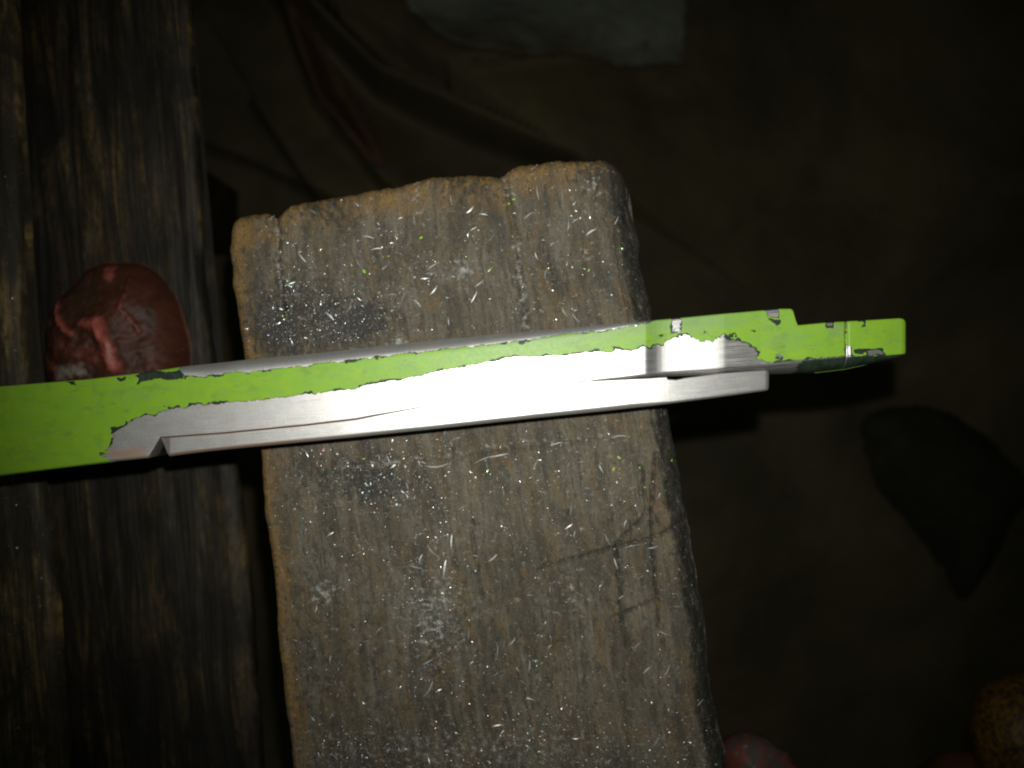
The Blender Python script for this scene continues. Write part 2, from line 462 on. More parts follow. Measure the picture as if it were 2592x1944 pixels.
# ================================================================== workbench at the left
bench = empty("workbench", P(-200, 972, FLOOR))
tag(bench, "dark worn wooden workbench with a raised top board along the left edge", "workbench")
bench_uv = {}
def board(name, left, right, v0, v1, ztop, zbot, mat, red=None, dusty=0.0, seed=0, nr=170, nc=70, rr=0.003, rough=0.0006, undercut=0.0):
    b = np.linspace(v0, v1, nr); a = np.linspace(0, 1, nc)
    a = 0.5 - 0.5 * np.cos(np.pi * a) * (0.75 + 0.25 * np.cos(np.pi * a) ** 2)
    A, B = np.meshgrid(a, b)
    L = lerp_line(left, B, 1) if isinstance(left, list) else np.full_like(B, left)
    R = lerp_line(right, B, 1)
    R = R + 9 * (fbm(B / 60, B * 0, 40 + seed) - 0.5)
    U = L + (R - L) * A
    px = F / (H - ztop) / 1000.0                                 # px per mm there
    gx_ = (U - 0.08 * B) / px; gy_ = B / px
    z = ztop - roundoff((R - U) / px / 1000, rr)
    z = z + rough * (fbm(gx_ * 0.6, gy_ * 0.05, seed, 4) - 0.5) * 2
    X = Pn(U.ravel(), B.ravel(), np.full(U.size, ztop)); X[:, 2] = z.ravel()
    grain = np.stack([gx_.ravel(), gy_.ravel(), 0 * gx_.ravel()], -1)
    rd = np.zeros(U.size) if red is None else red(U.ravel(), B.ravel())
    du = np.full(U.size, dusty)
    o = solid_grid(name, X, nr, nc, zbot, mat, None, {"grain": grain, "red": rd, "dust": du}, shift=undercut)
    return child(o, bench)
board("top_board", -900, [(30, -200), (38, 300), (52, 900), (98, 1190), (118, 1330), (140, 1560), (165, 1944), (185, 2200)], -200, 2200, -0.026, -0.0435, M_BENCH, None, 0.85, 2, 190, 60, undercut=0.009)
def redhalo(u, v):
    return 0.32 * np.exp(-(((u - 250) / 170) ** 2 + ((v - 760) / 200) ** 2)) + 0.25 * np.exp(-(((u - 330) / 60) ** 2 + ((v - 1290) / 60) ** 2))
board("front_board", -900, [(466, -200), (478, 0), (500, 420), (512, 700), (545, 1000), (600, 1200), (632, 1480), (660, 1944), (675, 2200)], -200, 2200, -0.0440, -0.066, M_BOARD, redhalo, 0.25, 21, 190, 110, undercut=0.007)
def box_part(name, x0, x1, y0, y1, z0, z1, mat):
    V = [(x, y, z) for z in (z0, z1) for y in (y0, y1) for x in (x0, x1)]
    Fq = [[0, 2, 3, 1], [4, 5, 7, 6], [0, 1, 5, 4], [2, 6, 7, 3], [0, 4, 6, 2], [1, 3, 7, 5]]
    V = np.array(V)
    g = np.stack([V[:, 0] * 1000, V[:, 1] * 1000 + V[:, 2] * 1000, 0 * V[:, 0]], -1)
    o = mesh_np(name, V, Fq, mat, None, False, {"grain": g, "red": np.zeros(8), "dust": np.zeros(8)})
    return child(o, bench)
for y in (-0.09, 0.07):
    box_part("leg", -0.185, -0.150, y, y + 0.035, FLOOR, -0.0662, M_BOARD)

# ================================================================== red wax lump on the bench board
LZ = -0.0440
def lump(name, cu, cv, ru, rv, hgt, zb, features, label, seed, n=120, flat=0.62):
    a = np.linspace(-1.02, 1.02, n); A, B = np.meshgrid(a, a); A = A.ravel(); B = B.ravel()
    # square to disc
    x = A * np.sqrt(np.maximum(0, 1 - B * B / 2)); y = B * np.sqrt(np.maximum(0, 1 - A * A / 2))
    th = np.arctan2(y, x)
    rad = 1 + 0.10 * (fbm(np.cos(th) * 1.3 + 5, np.sin(th) * 1.3 + 5, seed) - 0.5) * 2
    u = cu + x * ru * rad; v = cv + y * rv * rad
    r = np.clip(np.hypot(x, y), 0, 1)
    prof = (1 - r ** 3.2) ** flat
    px = F / (H - zb) / 1000.0
    gx_ = u / px; gy_ = v / px
    h = hgt * prof * (0.86 + 0.36 * (fbm(gx_ * 0.11, gy_ * 0.11, seed + 3) - 0.4))
    worn = 0 * u; dirt = 0 * u; dust = 0 * u
    for kind, pts, w, amt in features:
        d = dist_polyline(u + 10 * (fbm(u / 22, v / 22, seed + 8) - .5), v + 10 * (fbm(u / 22, v / 22, seed + 4) - .5), pts)
        g = np.exp(-(d / w) ** 2) * prof ** 0.3
        if kind == "ridge": h += 0.0013 * amt * g; worn = np.maximum(worn, amt * g)
        if kind == "dent": h -= 0.0022 * amt * g; dirt = np.maximum(dirt, amt * g)
        if kind == "dust": dust = np.maximum(dust, amt * g)
        if kind == "worn": worn = np.maximum(worn, amt * g)
    h += 0.0006 * prof * (fbm(gx_ * 0.9, gy_ * 0.9, seed + 5) - 0.5)
    X = Pn(u, v, np.full_like(u, zb)); X[:, 2] = zb + 0.0002 + np.maximum(h, 0)
    o = solid_grid(name, X, n, n, zb - 0.0, M_LUMP, None,
                   {"grain": np.stack([gx_, gy_, 0 * gx_], -1), "worn": worn, "dirt": dirt, "dust": dust})
    return tag(o, label, "wax lump")
lump("wax_lump", 296, 900, 178, 245, 0.0125, LZ, [
    ("ridge", [(300, 685), (305, 705)], 17, 1.0), ("ridge", [(166, 755), (185, 800), (215, 835), (240, 850)], 10, 0.9),
    ("ridge", [(262, 825), (300, 830), (318, 860)], 14, 0.85), ("ridge", [(305, 820), (322, 860), (338, 905), (348, 930)], 17, 1.0),
    ("ridge", [(358, 715), (362, 745), (352, 790), (385, 830), (395, 845)], 7, 0.42), ("ridge", [(405, 690), (425, 715)], 9, 0.6),
    ("dent", [(200, 720), (250, 730), (235, 780)], 55, 0.9), ("dust", [(215, 945), (265, 940)], 22, 0.75), ("dust", [(330, 880), (345, 920)], 9, 0.6),
    ("dust", [(165, 830), (155, 900), (160, 960)], 30, 0.35), ("worn", [(160, 915), (190, 935)], 16, 0.6), ("worn", [(210, 880), (300, 910)], 30, 0.35)],
     "glossy dark red wax lump on the dark bench board behind the green bar", 50)

# ================================================================== the plank
PL = [(590, 300), (582, 551), (577, 633), (586, 727), (609, 867), (632, 1000), (656, 1148), (668, 1312), (691, 1476), (703, 1640), (738, 1944), (775, 2400)]
PR = [(1590, 300), (1604, 480), (1611, 527), (1629, 656), (1655, 775), (1700, 1020), (1726, 1195), (1762, 1383), (1795, 1582), (1814, 1758), (1853, 1944), (1910, 2400)]
PT = [(0.0, 572), (0.006, 556), (0.02, 545), (0.06, 536), (0.09, 537), (0.108, 545), (0.125, 534), (0.145, 517), (0.235, 497), (0.41, 468), (0.50, 445), (0.59, 437), (0.645, 440),
      (0.667, 446), (0.685, 428), (0.71, 416), (0.81, 402), (0.92, 400), (0.962, 410), (0.985, 428), (1.0, 462)]
nr, nc = 520, 330
bb = np.linspace(0, 1, nr); bb = 0.55 * bb + 0.45 * bb ** 2
aa = np.linspace(0, 1, nc); aa = aa + 0.6 * np.sin(2 * np.pi * aa) / (2 * np.pi) * -1
A, B = np.meshgrid(aa, bb)
VT = np.interp(A, [p[0] for p in PT], [p[1] for p in PT])
VT = VT + 7 * (fbm(A * 60, 0 * A, 333, 4) - 0.5)
Vp = VT + (2400 - VT) * B
Lp = lerp_line(PL, Vp, 1) + 7 * (fbm(Vp / 45, 0 * Vp, 61) - 0.5)
Rp = lerp_line(PR, Vp, 1) + 14 * (fbm(Vp / 50, 0 * Vp, 71) - 0.5)
Up = Lp + (Rp - Lp) * A
px0 = F / H / 1000.0
mmL = (Up - Lp) / px0; mmR = (Rp - Up) / px0; mmT = (Vp - VT) / px0
acr = A * 78.0; alo = Vp / px0
wob = 1.2 * (fbm(alo * 0.16, acr * 0.4, 15) - 0.5)
z = -roundoff(mmL / 1000, 0.0016) - roundoff(np.maximum(mmT + 0.4 * wob, 0) / 1000, 0.0022)
bev = np.clip(1 - (mmR + wob * 1.6) / 4.6, 0, 1)
z = z - 0.0052 * bev ** 1.6
z = z + 0.00010 * (fbm(acr * 0.9, alo * 0.06, 5) - 0.5) * 2 + 0.00035 * (fbm(acr * 0.12, alo * 0.10, 8) - 0.5)
z = np.minimum(z, 0.0)
z = z + 0.0006 * (fbm(acr * 1.0, alo * 0.9, 25) - 0.5) * np.clip(bev * 2 + np.clip(1 - mmT / 3, 0, 1), 0, 1)
cracks = [([(690, 520), (700, 600), (705, 700), (712, 780)], 9, 0.0010), ([(1272, 425), (1290, 520), (1312, 640), (1325, 760), (1332, 850)], 7, 0.0007),
          ([(1620, 1180), (1640, 1300), (1560, 1380), (1570, 1520), (1585, 1640)], 4, 0.0007), ([(1655, 1150), (1650, 1330), (1660, 1480), (1668, 1590)], 4, 0.0006),
          ([(1360, 1445), (1500, 1400), (1640, 1365), (1730, 1330)], 4, 0.0006), ([(1195, 1320), (1210, 1440), (1218, 1520)], 4, 0.0005), ([(1645, 1230), (1648, 1290), (1690, 1350)], 3, 0.0005),
          ([(1000, 1160), (1130, 1165), (1330, 1135), (1560, 1110)], 4, 0.0003), ([(1560, 1560), (1660, 1520)], 4, 0.0005), ([(1395, 640), (1410, 790)], 4, 0.0004), ([(1470, 480), (1480, 700)], 4, 0.0003),
          ([(1555, 600), (1575, 720), (1600, 850)], 4, 0.0005), ([(745, 620), (760, 760)], 4, 0.0003), ([(1090, 1600), (1100, 1850)], 4, 0.0003)]
crk = np.zeros_like(z)
uw = Up + 14 * (fbm(Up / 30, Vp / 30, 91) - 0.5); vw = Vp + 14 * (fbm(Up / 30, Vp / 30, 95) - 0.5)
for pts, w, dep in cracks:
    g = np.exp(-(dist_polyline(uw, vw, pts) / w) ** 2); z = z - dep * g; crk = np.maximum(crk, g * min(1, dep / 0.0006))
ZP = z
edge = np.clip(1 - mmL / 5.2, 0, 1) ** 0.7 + 0.95 * np.clip(1 - mmT / 9.0, 0, 1) ** 0.8 + 0.35 * np.clip(1 - np.abs(mmR - 5.5) / 2.5, 0, 1)
edge = np.clip(edge, 0, 1.1)
def blob(u0, v0, su, sv, amp): return amp * np.exp(-((Up - u0) / su) ** 2 - ((Vp - v0) / sv) ** 2)
stain = blob(760, 800, 150, 110, 0.75) + blob(930, 815, 70, 50, 0.95) + blob(700, 860, 60, 60, 0.5) + blob(950, 1220, 90, 60, 0.85) + blob(800, 1190, 110, 70, 0.4) + blob(1180, 470, 70, 40, 0.7) + blob(1520, 440, 70, 45, 0.9) \
    + blob(830, 530, 70, 45, 0.8) + blob(690, 560, 20, 40, 0.5) + blob(1560, 1350, 40, 200, 0.2) + blob(1150, 1650, 600, 300, 0.22) + blob(780, 1600, 70, 300, 0.15) + blob(1560, 520, 40, 90, 0.6) + blob(1000, 620, 120, 70, 0.2)
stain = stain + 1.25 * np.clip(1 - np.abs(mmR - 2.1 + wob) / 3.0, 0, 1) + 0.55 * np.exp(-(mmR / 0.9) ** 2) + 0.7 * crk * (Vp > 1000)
dust = np.exp(-(dist_polyline(uw, vw, [(690, 530), (702, 620), (708, 720)]) / 14) ** 2) * 0.45 + np.exp(-(dist_polyline(uw, vw, [(1268, 430), (1290, 480)]) / 16) ** 2) * 0.45 \
    + np.exp(-(dist_polyline(uw, vw, [(1305, 620), (1325, 740), (1332, 850)]) / 13) ** 2) * 0.42 + np.exp(-(dist_polyline(uw, vw, [(1055, 455), (1062, 570)]) / 12) ** 2) * 0.3 \
    + blob(1170, 680, 25, 22, 0.8) + blob(820, 1500, 35, 30, 0.55) + blob(1095, 1560, 70, 120, 0.45) + blob(1010, 865, 25, 18, 0.7) + blob(1480, 640, 15, 25, 0.5) + np.exp(-(dist_polyline(uw, vw, [(860, 1180), (1000, 1170), (1130, 1150), (1300, 1120), (1560, 1105)]) / 9) ** 2) * 0.3 \
    + blob(1500, 470, 20, 40, 0.4) + blob(1440, 1480, 60, 50, 0.25) + blob(1200, 1900, 500, 60, 0.3)
X = Pn(Up.ravel(), Vp.ravel(), np.zeros(Up.size)); X[:, 2] = ZP.ravel()
plank = solid_grid("plank", X, nr, nc, -0.020, M_PLANK, None,
                   {"grain": np.stack([acr.ravel(), alo.ravel(), 0 * acr.ravel()], -1), "edge": edge.ravel(), "stain": stain.ravel(), "dust": dust.ravel()}, inset=0.03)
tag(plank, "worn brown wooden plank strewn with metal filings, under the green bar", "plank")

# ------------------------------------------------------------------ a trestle out of sight below the frame's edge carries the plank
tre = empty("trestle", P(1330, 2300, FLOOR)); tag(tre, "plain dark wooden trestle under the plank's far end", "trestle")
def box_at(name, x0, x1, y0, y1, z0, z1, mat, par):
    V = [(x, y, z) for z in (z0, z1) for y in (y0, y1) for x in (x0, x1)]
    Fq = [[0, 2, 3, 1], [4, 5, 7, 6], [0, 1, 5, 4], [2, 6, 7, 3], [0, 4, 6, 2], [1, 3, 7, 5]]
    V = np.array(V); g = np.stack([V[:, 0] * 1000, V[:, 1] * 1000 + V[:, 2] * 1000, 0 * V[:, 0]], -1)
    return child(mesh_np(name, V, Fq, mat, None, False, {"grain": g, "red": np.zeros(8), "dust": np.zeros(8)}), par)
box_at("rail", -0.03, 0.035, -0.104, -0.088, -0.060, -0.0202, M_BOARD, tre)
box_at("post", -0.010, 0.012, -0.1035, -0.0885, FLOOR, -0.0602, M_BOARD, tre)

def plank_z(u, v):
    """height of the plank top under a point given in plank-plane pixels"""
    L = lerp_line(PL, v, 1); R = lerp_line(PR, v, 1); a = np.clip((u - L) / (R - L), 0, 1)
    vt = np.interp(a, [p[0] for p in PT], [p[1] for p in PT]); b = np.clip((v - vt) / (2400 - vt), 0, 1)
    ci = np.clip(np.searchsorted(aa, a), 1, nc - 1); ri = np.clip(np.searchsorted(bb, b), 1, nr - 1)
    return np.maximum.reduce([ZP[ri, ci], ZP[ri - 1, ci], ZP[ri, ci - 1], ZP[ri - 1, ci - 1]])

# ================================================================== the green bar
HB = 0.0120                                    # height of the bar above the plank
pxb = F / (H - HB) / 1000.0                    # px per mm on its top
bar = empty("metal_bar", P(1150, 1000, 0.0))
tag(bar, "lime green painted metal bar with paint filed away to bright aluminium, lying across the plank", "metal bar")
TOP = [(-260, 996), (0, 978), (222, 960), (358, 944), (464, 927), (610, 911), (800, 893), (1024, 868), (1247, 846), (1492, 825), (1700, 806), (1803, 796), (1980, 780), (2008, 780), (2013, 783), (2020, 808), (2026, 822), (2100, 815), (2240, 807), (2284, 804), (2296, 806), (2303, 812), (2306, 822)]
BOT = [(-260, 1236), (0, 1204), (285, 1169), (374, 1160), (404, 1107), (570, 1095), (773, 1075), (900, 1060), (942, 1052), (1064, 1031), (1345, 972), (1492, 964), (1640, 957), (1690, 953), (1950, 948), (2080, 943), (2160, 934), (2250, 914), (2290, 905), (2306, 896)]
def flat_bot(u):   # where the flat top ends and the lower rounding starts
    return np.where(u < 1500, lerp_line(BOT, u, 0) - 2.0, np.interp(u, [-260, 400, 1345, 1500, 1640, 1700, 1800, 1950, 2031, 2147, 2237, 2300], [1233, 1106, 971, 960, 945, 938, 932, 917, 908, 898, 895, 890]))
def bar_z(u, v):
    vt = lerp_line(TOP, u, 0); vb = lerp_line(BOT, u, 0); vf = flat_bot(u)
    # rounding at the top edge: a filed round between u=440 and 1650, a small bevel elsewhere
    r_t = np.interp(u, [-260, 380, 520, 1150, 1500, 1660, 2300], [3, 5, 42, 44, 26, 6, 4])
    d = v - vt
    z = HB - r_t * 0.5 * np.clip(1 - d / r_t, 0, 1) ** 3 / pxb / 1000
    # rounding at the lower edge
    w = np.maximum(vb - vf, 2.0)
    q = np.clip((v - vf) / w, 0, 1)
    dep = np.interp(u, [-260, 380, 1500, 1640, 1720, 2000, 2200, 2300], [0.12, 0.08, 0.10, 2.0, 2.6, 4.0, 3.5, 1.0]) / 1000
    z = z - dep * (1 - np.sqrt(np.maximum(0, 1 - q * q)))
    # lower-left long rounding of the painted side
    z = z - roundoff(np.maximum(vb - v, 0), 8) / pxb / 1000 * (u < 380)
    # notch across at u~1640 and the ramp that climbs out of it
    z = z + np.interp(u, [1635, 1640, 1652, 1664, 1676, 1690, 1702, 1836, 1930, 1990], [0, -0.00010, -0.00040, -0.00062, -0.00074, -0.00080, -0.00081, -0.00081, -0.00125, -0.0013])
    z = z - 0.0004 * np.exp(-((u - (2150 + 0.02 * (v - 850))) / 4.0) ** 2)      # joint line near the tip
    # rounded end
    z = z - roundoff(np.maximum(2306 - u, 0), 18) / pxb / 1000 * 0.8
    return z
def bar_grid(nu, nt):
    us = np.linspace(-260, 2306, nu)
    us = np.unique(np.concatenate([us, [404.0, 366.0, 1640.0, 2013.0, 2020.0, 2026.0]]))
    t = np.linspace(0, 1, nt); t = 0.5 * t + 0.5 * (0.5 - 0.5 * np.cos(np.pi * t))
    T, U = np.meshgrid(t, us, indexing='ij')
    vt = lerp_line(TOP, U, 0); vb = lerp_line(BOT, U, 0)
    return U, vt + (vb - vt) * T
def bar_pt(u, v, dz=0.0):
    X = Pn(u, v, np.full_like(u, HB)); X[:, 2] = bar_z(u, v) + dz
    return X
def grain_of(u, v):
    x = u / pxb; y = v / pxb; c, s = math.cos(0.085), math.sin(0.085)
    return np.stack([x * c - y * s, x * s + y * c, 0 * x], -1)

U, Vv = bar_grid(760, 90); nr_, nc_ = U.shape
u = U.ravel(); v = Vv.ravel()
copper = 0.75 * np.exp(-((u - 325) / 55) ** 2 - ((v - 1148) / 14) ** 2) + 0.6 * np.exp(-(dist_polyline(u, v, BOT[4:9]) / 2.2) ** 2) * (u < 900)
scored_shade = 1.2 * ((v < 846) & (u > 1690)) + np.clip((u - 1815) / 30, 0, 1) + np.clip(1 - np.abs(u - 1625) / 40, 0, 1) * 0.6 + 0.8 * np.exp(-((u - 1660) / 20) ** 2)  # scratches towards the tip; the dark band at the step is painted shade
body = solid_grid("body", bar_pt(u, v), nr_, nc_, 0.0002, M_METAL, None, {"grain": grain_of(u, v), "copper": copper, "scored_shade": np.clip(scored_shade, 0, 1)})
child(body, bar); body["label"] = "bare filed aluminium body of the bar"

# --- where the paint is gone
LOW = [(262, 1300), (285, 1168), (268, 1158), (252, 1152), (281, 1145), (268, 1139), (285, 1123), (291, 1107), (283, 1098), (300, 1090), (320, 1078), (325, 1070), (368, 1051), (390, 1052), (419, 1037), (452, 1031), (472, 1032), (488, 1024), (541, 1023), (610, 1016), (667, 1011), (732, 1004), (814, 994), (902, 984), (930, 976), (1028, 959), (1077, 948), (1125, 937), (1190, 926), (1260, 913), (1280, 906), (1370, 902), (1410, 900), (1508, 892), (1553, 891), (1558, 884), (1601, 887), (1630, 874), (1640, 880), (1650, 884), (1660, 874), (1684, 874), (1692, 865), (1712, 858), (1731, 854), (1738, 846), (1756, 858), (1774, 863), (1803, 865), (1814, 858), (1830, 857), (1850, 858), (1875, 862), (1897, 872), (1915, 882), (1922, 893), (1918, 905), (1944, 918), (1960, 921), (2031, 911), (2150, 900), (2200, 902), (2200, 1300)]
UPP = [(455, 800), (452, 935), (466, 950), (509, 953), (570, 945), (667, 938), (732, 929), (814, 920), (902, 909), (1024, 895), (1146, 881), (1231, 873), (1321, 862), (1370, 853), (1427, 845), (1475, 842), (1561, 831), (1634, 818), (1660, 808), (1670, 800)]
SPOTS = [([(1702, 800), (1722, 800), (1730, 830), (1722, 841), (1706, 838), (1700, 822)], 5), ([(1944, 775), (1975, 772), (1978, 800), (1962, 803), (1946, 797)], 3), ([(2096, 810), (2117, 812), (2113, 825), (2101, 824)], 1),
         ([(2150, 870), (2158, 874), (2164, 899), (2152, 899)], 1), ([(2205, 884), (2240, 884), (2244, 897), (2200, 898)], 1), ([(1966, 898), (1982, 896), (1984, 906), (1970, 907)], 2), ([(2172, 805), (2196, 803), (2192, 811), (2178, 811)], 1),          ([(1812, 853), (1840, 851), (1838, 857), (1816, 859)], 1)]
PRIM_ONLY = [[(2147, 812), (2150, 812), (2152, 896), (2149, 896)], [(296, 956), (316, 954), (320, 962), (300, 965)], [(340, 953), (360, 942), (380, 940), (420, 941), (462, 936), (466, 957), (440, 962), (400, 960), (370, 963), (342, 972), (352, 960)], [(281, 1080), (317, 1080), (312, 1086), (296, 1098), (280, 1100)], [(281, 1112), (292, 1108), (288, 1124), (276, 1136)],
             [(1798, 844), (1812, 852), (1835, 850), (1850, 842), (1870, 844), (1872, 851), (1850, 853), (1880, 862), (1905, 870), (1924, 886), (1926, 890), (1900, 876), (1870, 860), (1840, 858), (1808, 852)], [(1948, 803), (1962, 806), (1980, 806), (1982, 818), (1972, 824), (1960, 815)],
             [(2170, 883), (2186, 881), (2205, 879), (2222, 881), (2243, 883), (2243, 893), (2170, 894)], [(1676, 845), (1684, 842), (1682, 850), (1672, 852)], [(1785, 836), (1800, 838), (1790, 840)], [(1906, 838), (1918, 838), (1912, 843)], [(2190, 819), (2198, 819), (2198, 826), (2188, 826)],
             [(165, 966), (185, 966), (195, 974), (178, 975)], [(1548, 876), (1602, 884), (1632, 868), (1636, 880), (1601, 888), (1556, 886)], [(1690, 864), (1700, 858), (1732, 846), (1740, 840), (1755, 850), (1740, 856), (1716, 860), (1704, 868)], [(925, 972), (960, 966), (945, 976), (930, 978)], [(1255, 906), (1278, 900), (1270, 910), (1256, 914)]]
def removal(u, v):
    """signed distance (px) to the bare metal: negative where even the primer is gone"""
    am = 1 + 1.6 * np.exp(-((u - 1790) / 130) ** 2)
    wu = u + am * 10 * (fbm(u / 16, v / 14, 201, 5) - 0.5); wv = v + am * 10 * (fbm(u / 14, v / 9, 207, 5) - 0.5)
    s = np.minimum(sdf_poly(wu, wv, LOW), sdf_poly(wu, wv, UPP + [(1670, 700), (455, 700)]))
    for pts, gr in SPOTS: s = np.minimum(s, sdf_poly(wu, wv, pts) + 1.0)
    pr = np.full(u.shape, 1e9)
    for pts in PRIM_ONLY: pr = np.minimum(pr, sdf_poly(wu, wv, pts))
    return s, pr
us = np.append(np.arange(-260, 2305, 1.6), 2306.0)
tt = np.linspace(0, 1, 140)
T, U = np.meshgrid(tt, us, indexing='ij')
vt = lerp_line(TOP, U, 0); vb = np.minimum(lerp_line(BOT, U, 0), flat_bot(U) + np.interp(U, [0, 1900, 1980, 2010, 2030, 2300], [40, 2, 3, 3, 60, 60]))
Vv = vt + (vb - vt) * T
nr_, nc_ = U.shape; u = U.ravel(); v = Vv.ravel()
Q = grid_quads(nr_, nc_); cu = u[Q].mean(1); cv = v[Q].mean(1)
s, pr = removal(cu, cv)
gap = 0.9 + 13.0 * np.clip(fbm(cu / 26, cv / 26, 301, 3) - 0.52, 0, 1) * 2
under = (cu > 2030 + 25 * (fbm(cu / 9, cv / 6, 77) - 0.5)) & (cv > flat_bot(cu) + 5)  # underside of the tip: its shade is painted with the primer colour
paint_on = (s > gap) & (pr > 0) & ~under
prim_shade_on = (s > 0) | under
gr = grain_of(u, v)
rub_haze = 0.75 * np.exp(-((u - 1480) / 420) ** 2) * np.exp(-(dist_polyline(u, v, TOP) / 34) ** 2) + 0.55 * np.exp(-((u - 1780) / 130) ** 2 - ((v - 815) / 22) ** 2) + 0.5 * np.exp(-((u - 1980) / 60) ** 2 - ((v - 860) / 25) ** 2) \
    + 0.7 * np.exp(-((u - 2122) / 22) ** 2 - ((v - 840) / 22) ** 2) + 0.3 * np.exp(-((u - 330) / 60) ** 2 - ((v - 1000) / 25) ** 2) + 0.3 * np.exp(-((u - 1350) / 300) ** 2) * (v > 800) + 0.35 * np.exp(-((u - 1660) / 14) ** 2)  # rubbed spots, plus lens haze painted over the middle and shade at the step
def coat(name, mask, dz, depth, mat, attrs, label):
    Qs = Q[mask]
    W = bar_pt(u, v, dz)
    M = mask.reshape(nr_ - 1, nc_ - 1)
    pad = np.pad(M, 1)
    wa = []
    idx = lambda r, c: r * nc_ + c
    r, c = np.nonzero(M & ~pad[:-2, 1:-1]); wa.append(np.stack([idx(r, c), idx(r, c + 1)], -1))
    r, c = np.nonzero(M & ~pad[2:, 1:-1]); wa.append(np.stack([idx(r + 1, c + 1), idx(r + 1, c)], -1))
    r, c = np.nonzero(M & ~pad[1:-1, :-2]); wa.append(np.stack([idx(r + 1, c), idx(r, c)], -1))
    r, c = np.nonzero(M & ~pad[1:-1, 2:]); wa.append(np.stack([idx(r, c + 1), idx(r + 1, c + 1)], -1))
    E = np.concatenate(wa); n = len(W)
    V2 = np.concatenate([W, W - np.array([0, 0, depth])])
    QW = np.stack([E[:, 0], E[:, 1], E[:, 1] + n, E[:, 0] + n], -1)
    QQ = np.concatenate([Qs, QW]); used, inv = np.unique(QQ, return_inverse=True)
    at = {kk: np.concatenate([a, a])[used] for kk, a in attrs.items()}
    o = mesh_np(name, V2[used], inv.reshape(-1, 4), mat, None, True, at)
    child(o, bar); o["label"] = label
    return o
coat("paint_coat", paint_on, 0.000085, 0.00005, M_PAINT, {"grain": gr, "rub_haze": rub_haze}, "scratched lime green paint with ragged chipped edges")
coat("primer_shade_coat", prim_shade_on, 0.00003, 0.00004, M_PRIMER_SHADE, {"grain": gr}, "thin black primer showing at the edge of the green paint, with painted shade under the tip")

# --- painted far side of the bar below the top at the left: a green skirt just proud of the body; the tip's strip paints a glint
def skirt(pts_uv, z0, z1, mat, out=0.00006):
    Pt = np.array([P(a, b, HB) for a, b in pts_uv]); n = len(Pt)
    d = np.gradient(Pt[:, :2], axis=0); nrm = np.stack([d[:, 1], -d[:, 0]], -1); nrm /= np.linalg.norm(nrm, axis=1)[:, None] + 1e-12
    Vs = []
    for zz, oo in ((z0, out), (z1, out), (z1, out * 0.2), (z0, out * 0.2)):
        q = Pt.copy(); q[:, :2] += nrm * oo; q[:, 2] = zz; Vs.append(q)
    V = np.concatenate(Vs); Qs = []
    for a in range(4):
        b = (a + 1) % 4
        for i in range(n - 1): Qs.append([a * n + i, b * n + i, b * n + i + 1, a * n + i + 1])
    g = np.stack([V[:, 0] * 1000, V[:, 2] * 1000 + V[:, 1] * 1000, 0 * V[:, 0]], -1)
    return mesh_np("side_paint_glint", V, Qs, mat, None, True, {"grain": g, "rub_haze": np.zeros(len(V))})
child(skirt([(2085, 942.6), (2160, 934), (2215, 921.8), (2250, 914)], HB - 0.0048, HB - 0.0043, M_PAINT, 0.00004), bar)  # thin green strip modelled as the glint under the tip
child(skirt([(-260, 1236), (-130, 1220), (0, 1204), (140, 1186.5), (285, 1169)], 0.0015, HB - 0.0009, M_PAINT), bar)

# --- the aluminium strip alongside
ST = [(404, 1109), (570, 1097), (773, 1077), (900, 1062), (942, 1054), (1064, 1031.6), (1345, 972.6), (1492, 965), (1640, 957.5), (1688, 954), (1691, 960), (1714, 961.5), (1735, 957), (1830, 945), (1945, 937), (1953, 939), (1957, 945)]
SB = [(404, 1156), (431, 1153), (618, 1134), (800, 1116.5), (900, 1107), (1085, 1088), (1370, 1057), (1550, 1039), (1700, 1022), (1803, 1009), (1945, 990), (1954, 988), (1957, 984)]
us2 = np.unique(np.concatenate([np.linspace(404, 1957, 560), [1688, 1691, 1714, 1735, 1945, 1953]])); tt2 = np.linspace(0, 1, 46); tt2 = 0.4 * tt2 + 0.6 * (0.5 - 0.5 * np.cos(np.pi * tt2))
T, U = np.meshgrid(tt2, us2, indexing='ij')
vt = lerp_line(ST, U, 0); vb = lerp_line(SB, U, 0); Vv = vt + (vb - vt) * T
U = U + np.clip(1 - (U - 404) / 120, 0, 1) * 22 * T                # slanted left end
u = U.ravel(); v = Vv.ravel(); vt = vt.ravel(); vb = vb.ravel()
z = HB - 0.00004 - 0.00012 * np.clip((v - vt) / (vb - vt), 0, 1)
z = z - roundoff(np.maximum(vb - v, 0), np.interp(u, [404, 1600, 1700], [9, 13, 7])) / pxb / 1000 * 1.2 - roundoff(np.maximum(v - vt, 0), 3) / pxb / 1000 * np.interp(u, [900, 1060, 1340, 1500], [0.6, 0.15, 0.15, 0.5])
z = z - 0.0017 * np.clip((u - 1600) / 357, 0, 1) ** 1.6 - roundoff(np.maximum(1957 - u, 0), 14) / pxb / 1000 * 0.7
z = z + np.interp(u, [404, 1000, 1345], [-0.0001, 0.0, -0.00002])
z = z - 0.0006 * np.clip(1 - (u - 404) / 24, 0, 1)
X = Pn(u, v, np.full_like(u, HB)); X[:, 2] = z
vbl = vb; copper = 0.75 * np.exp(-((vbl - v - 5) / 4.5) ** 2) * np.clip(1 - (u - 700) / 250, 0, 1) + 0.5 * np.exp(-((v - vt) / 2.5) ** 2) * np.clip(1 - (u - 800) / 200, 0, 1)
scored_shade = 0.25 * np.clip((u - 1660) / 30, 0, 1)
strip = solid_grid("metal_strip", X, U.shape[0], U.shape[1], HB - 0.0055, M_METAL, None, {"grain": grain_of(u, v), "copper": copper, "scored_shade": scored_shade}, inset=0.0)
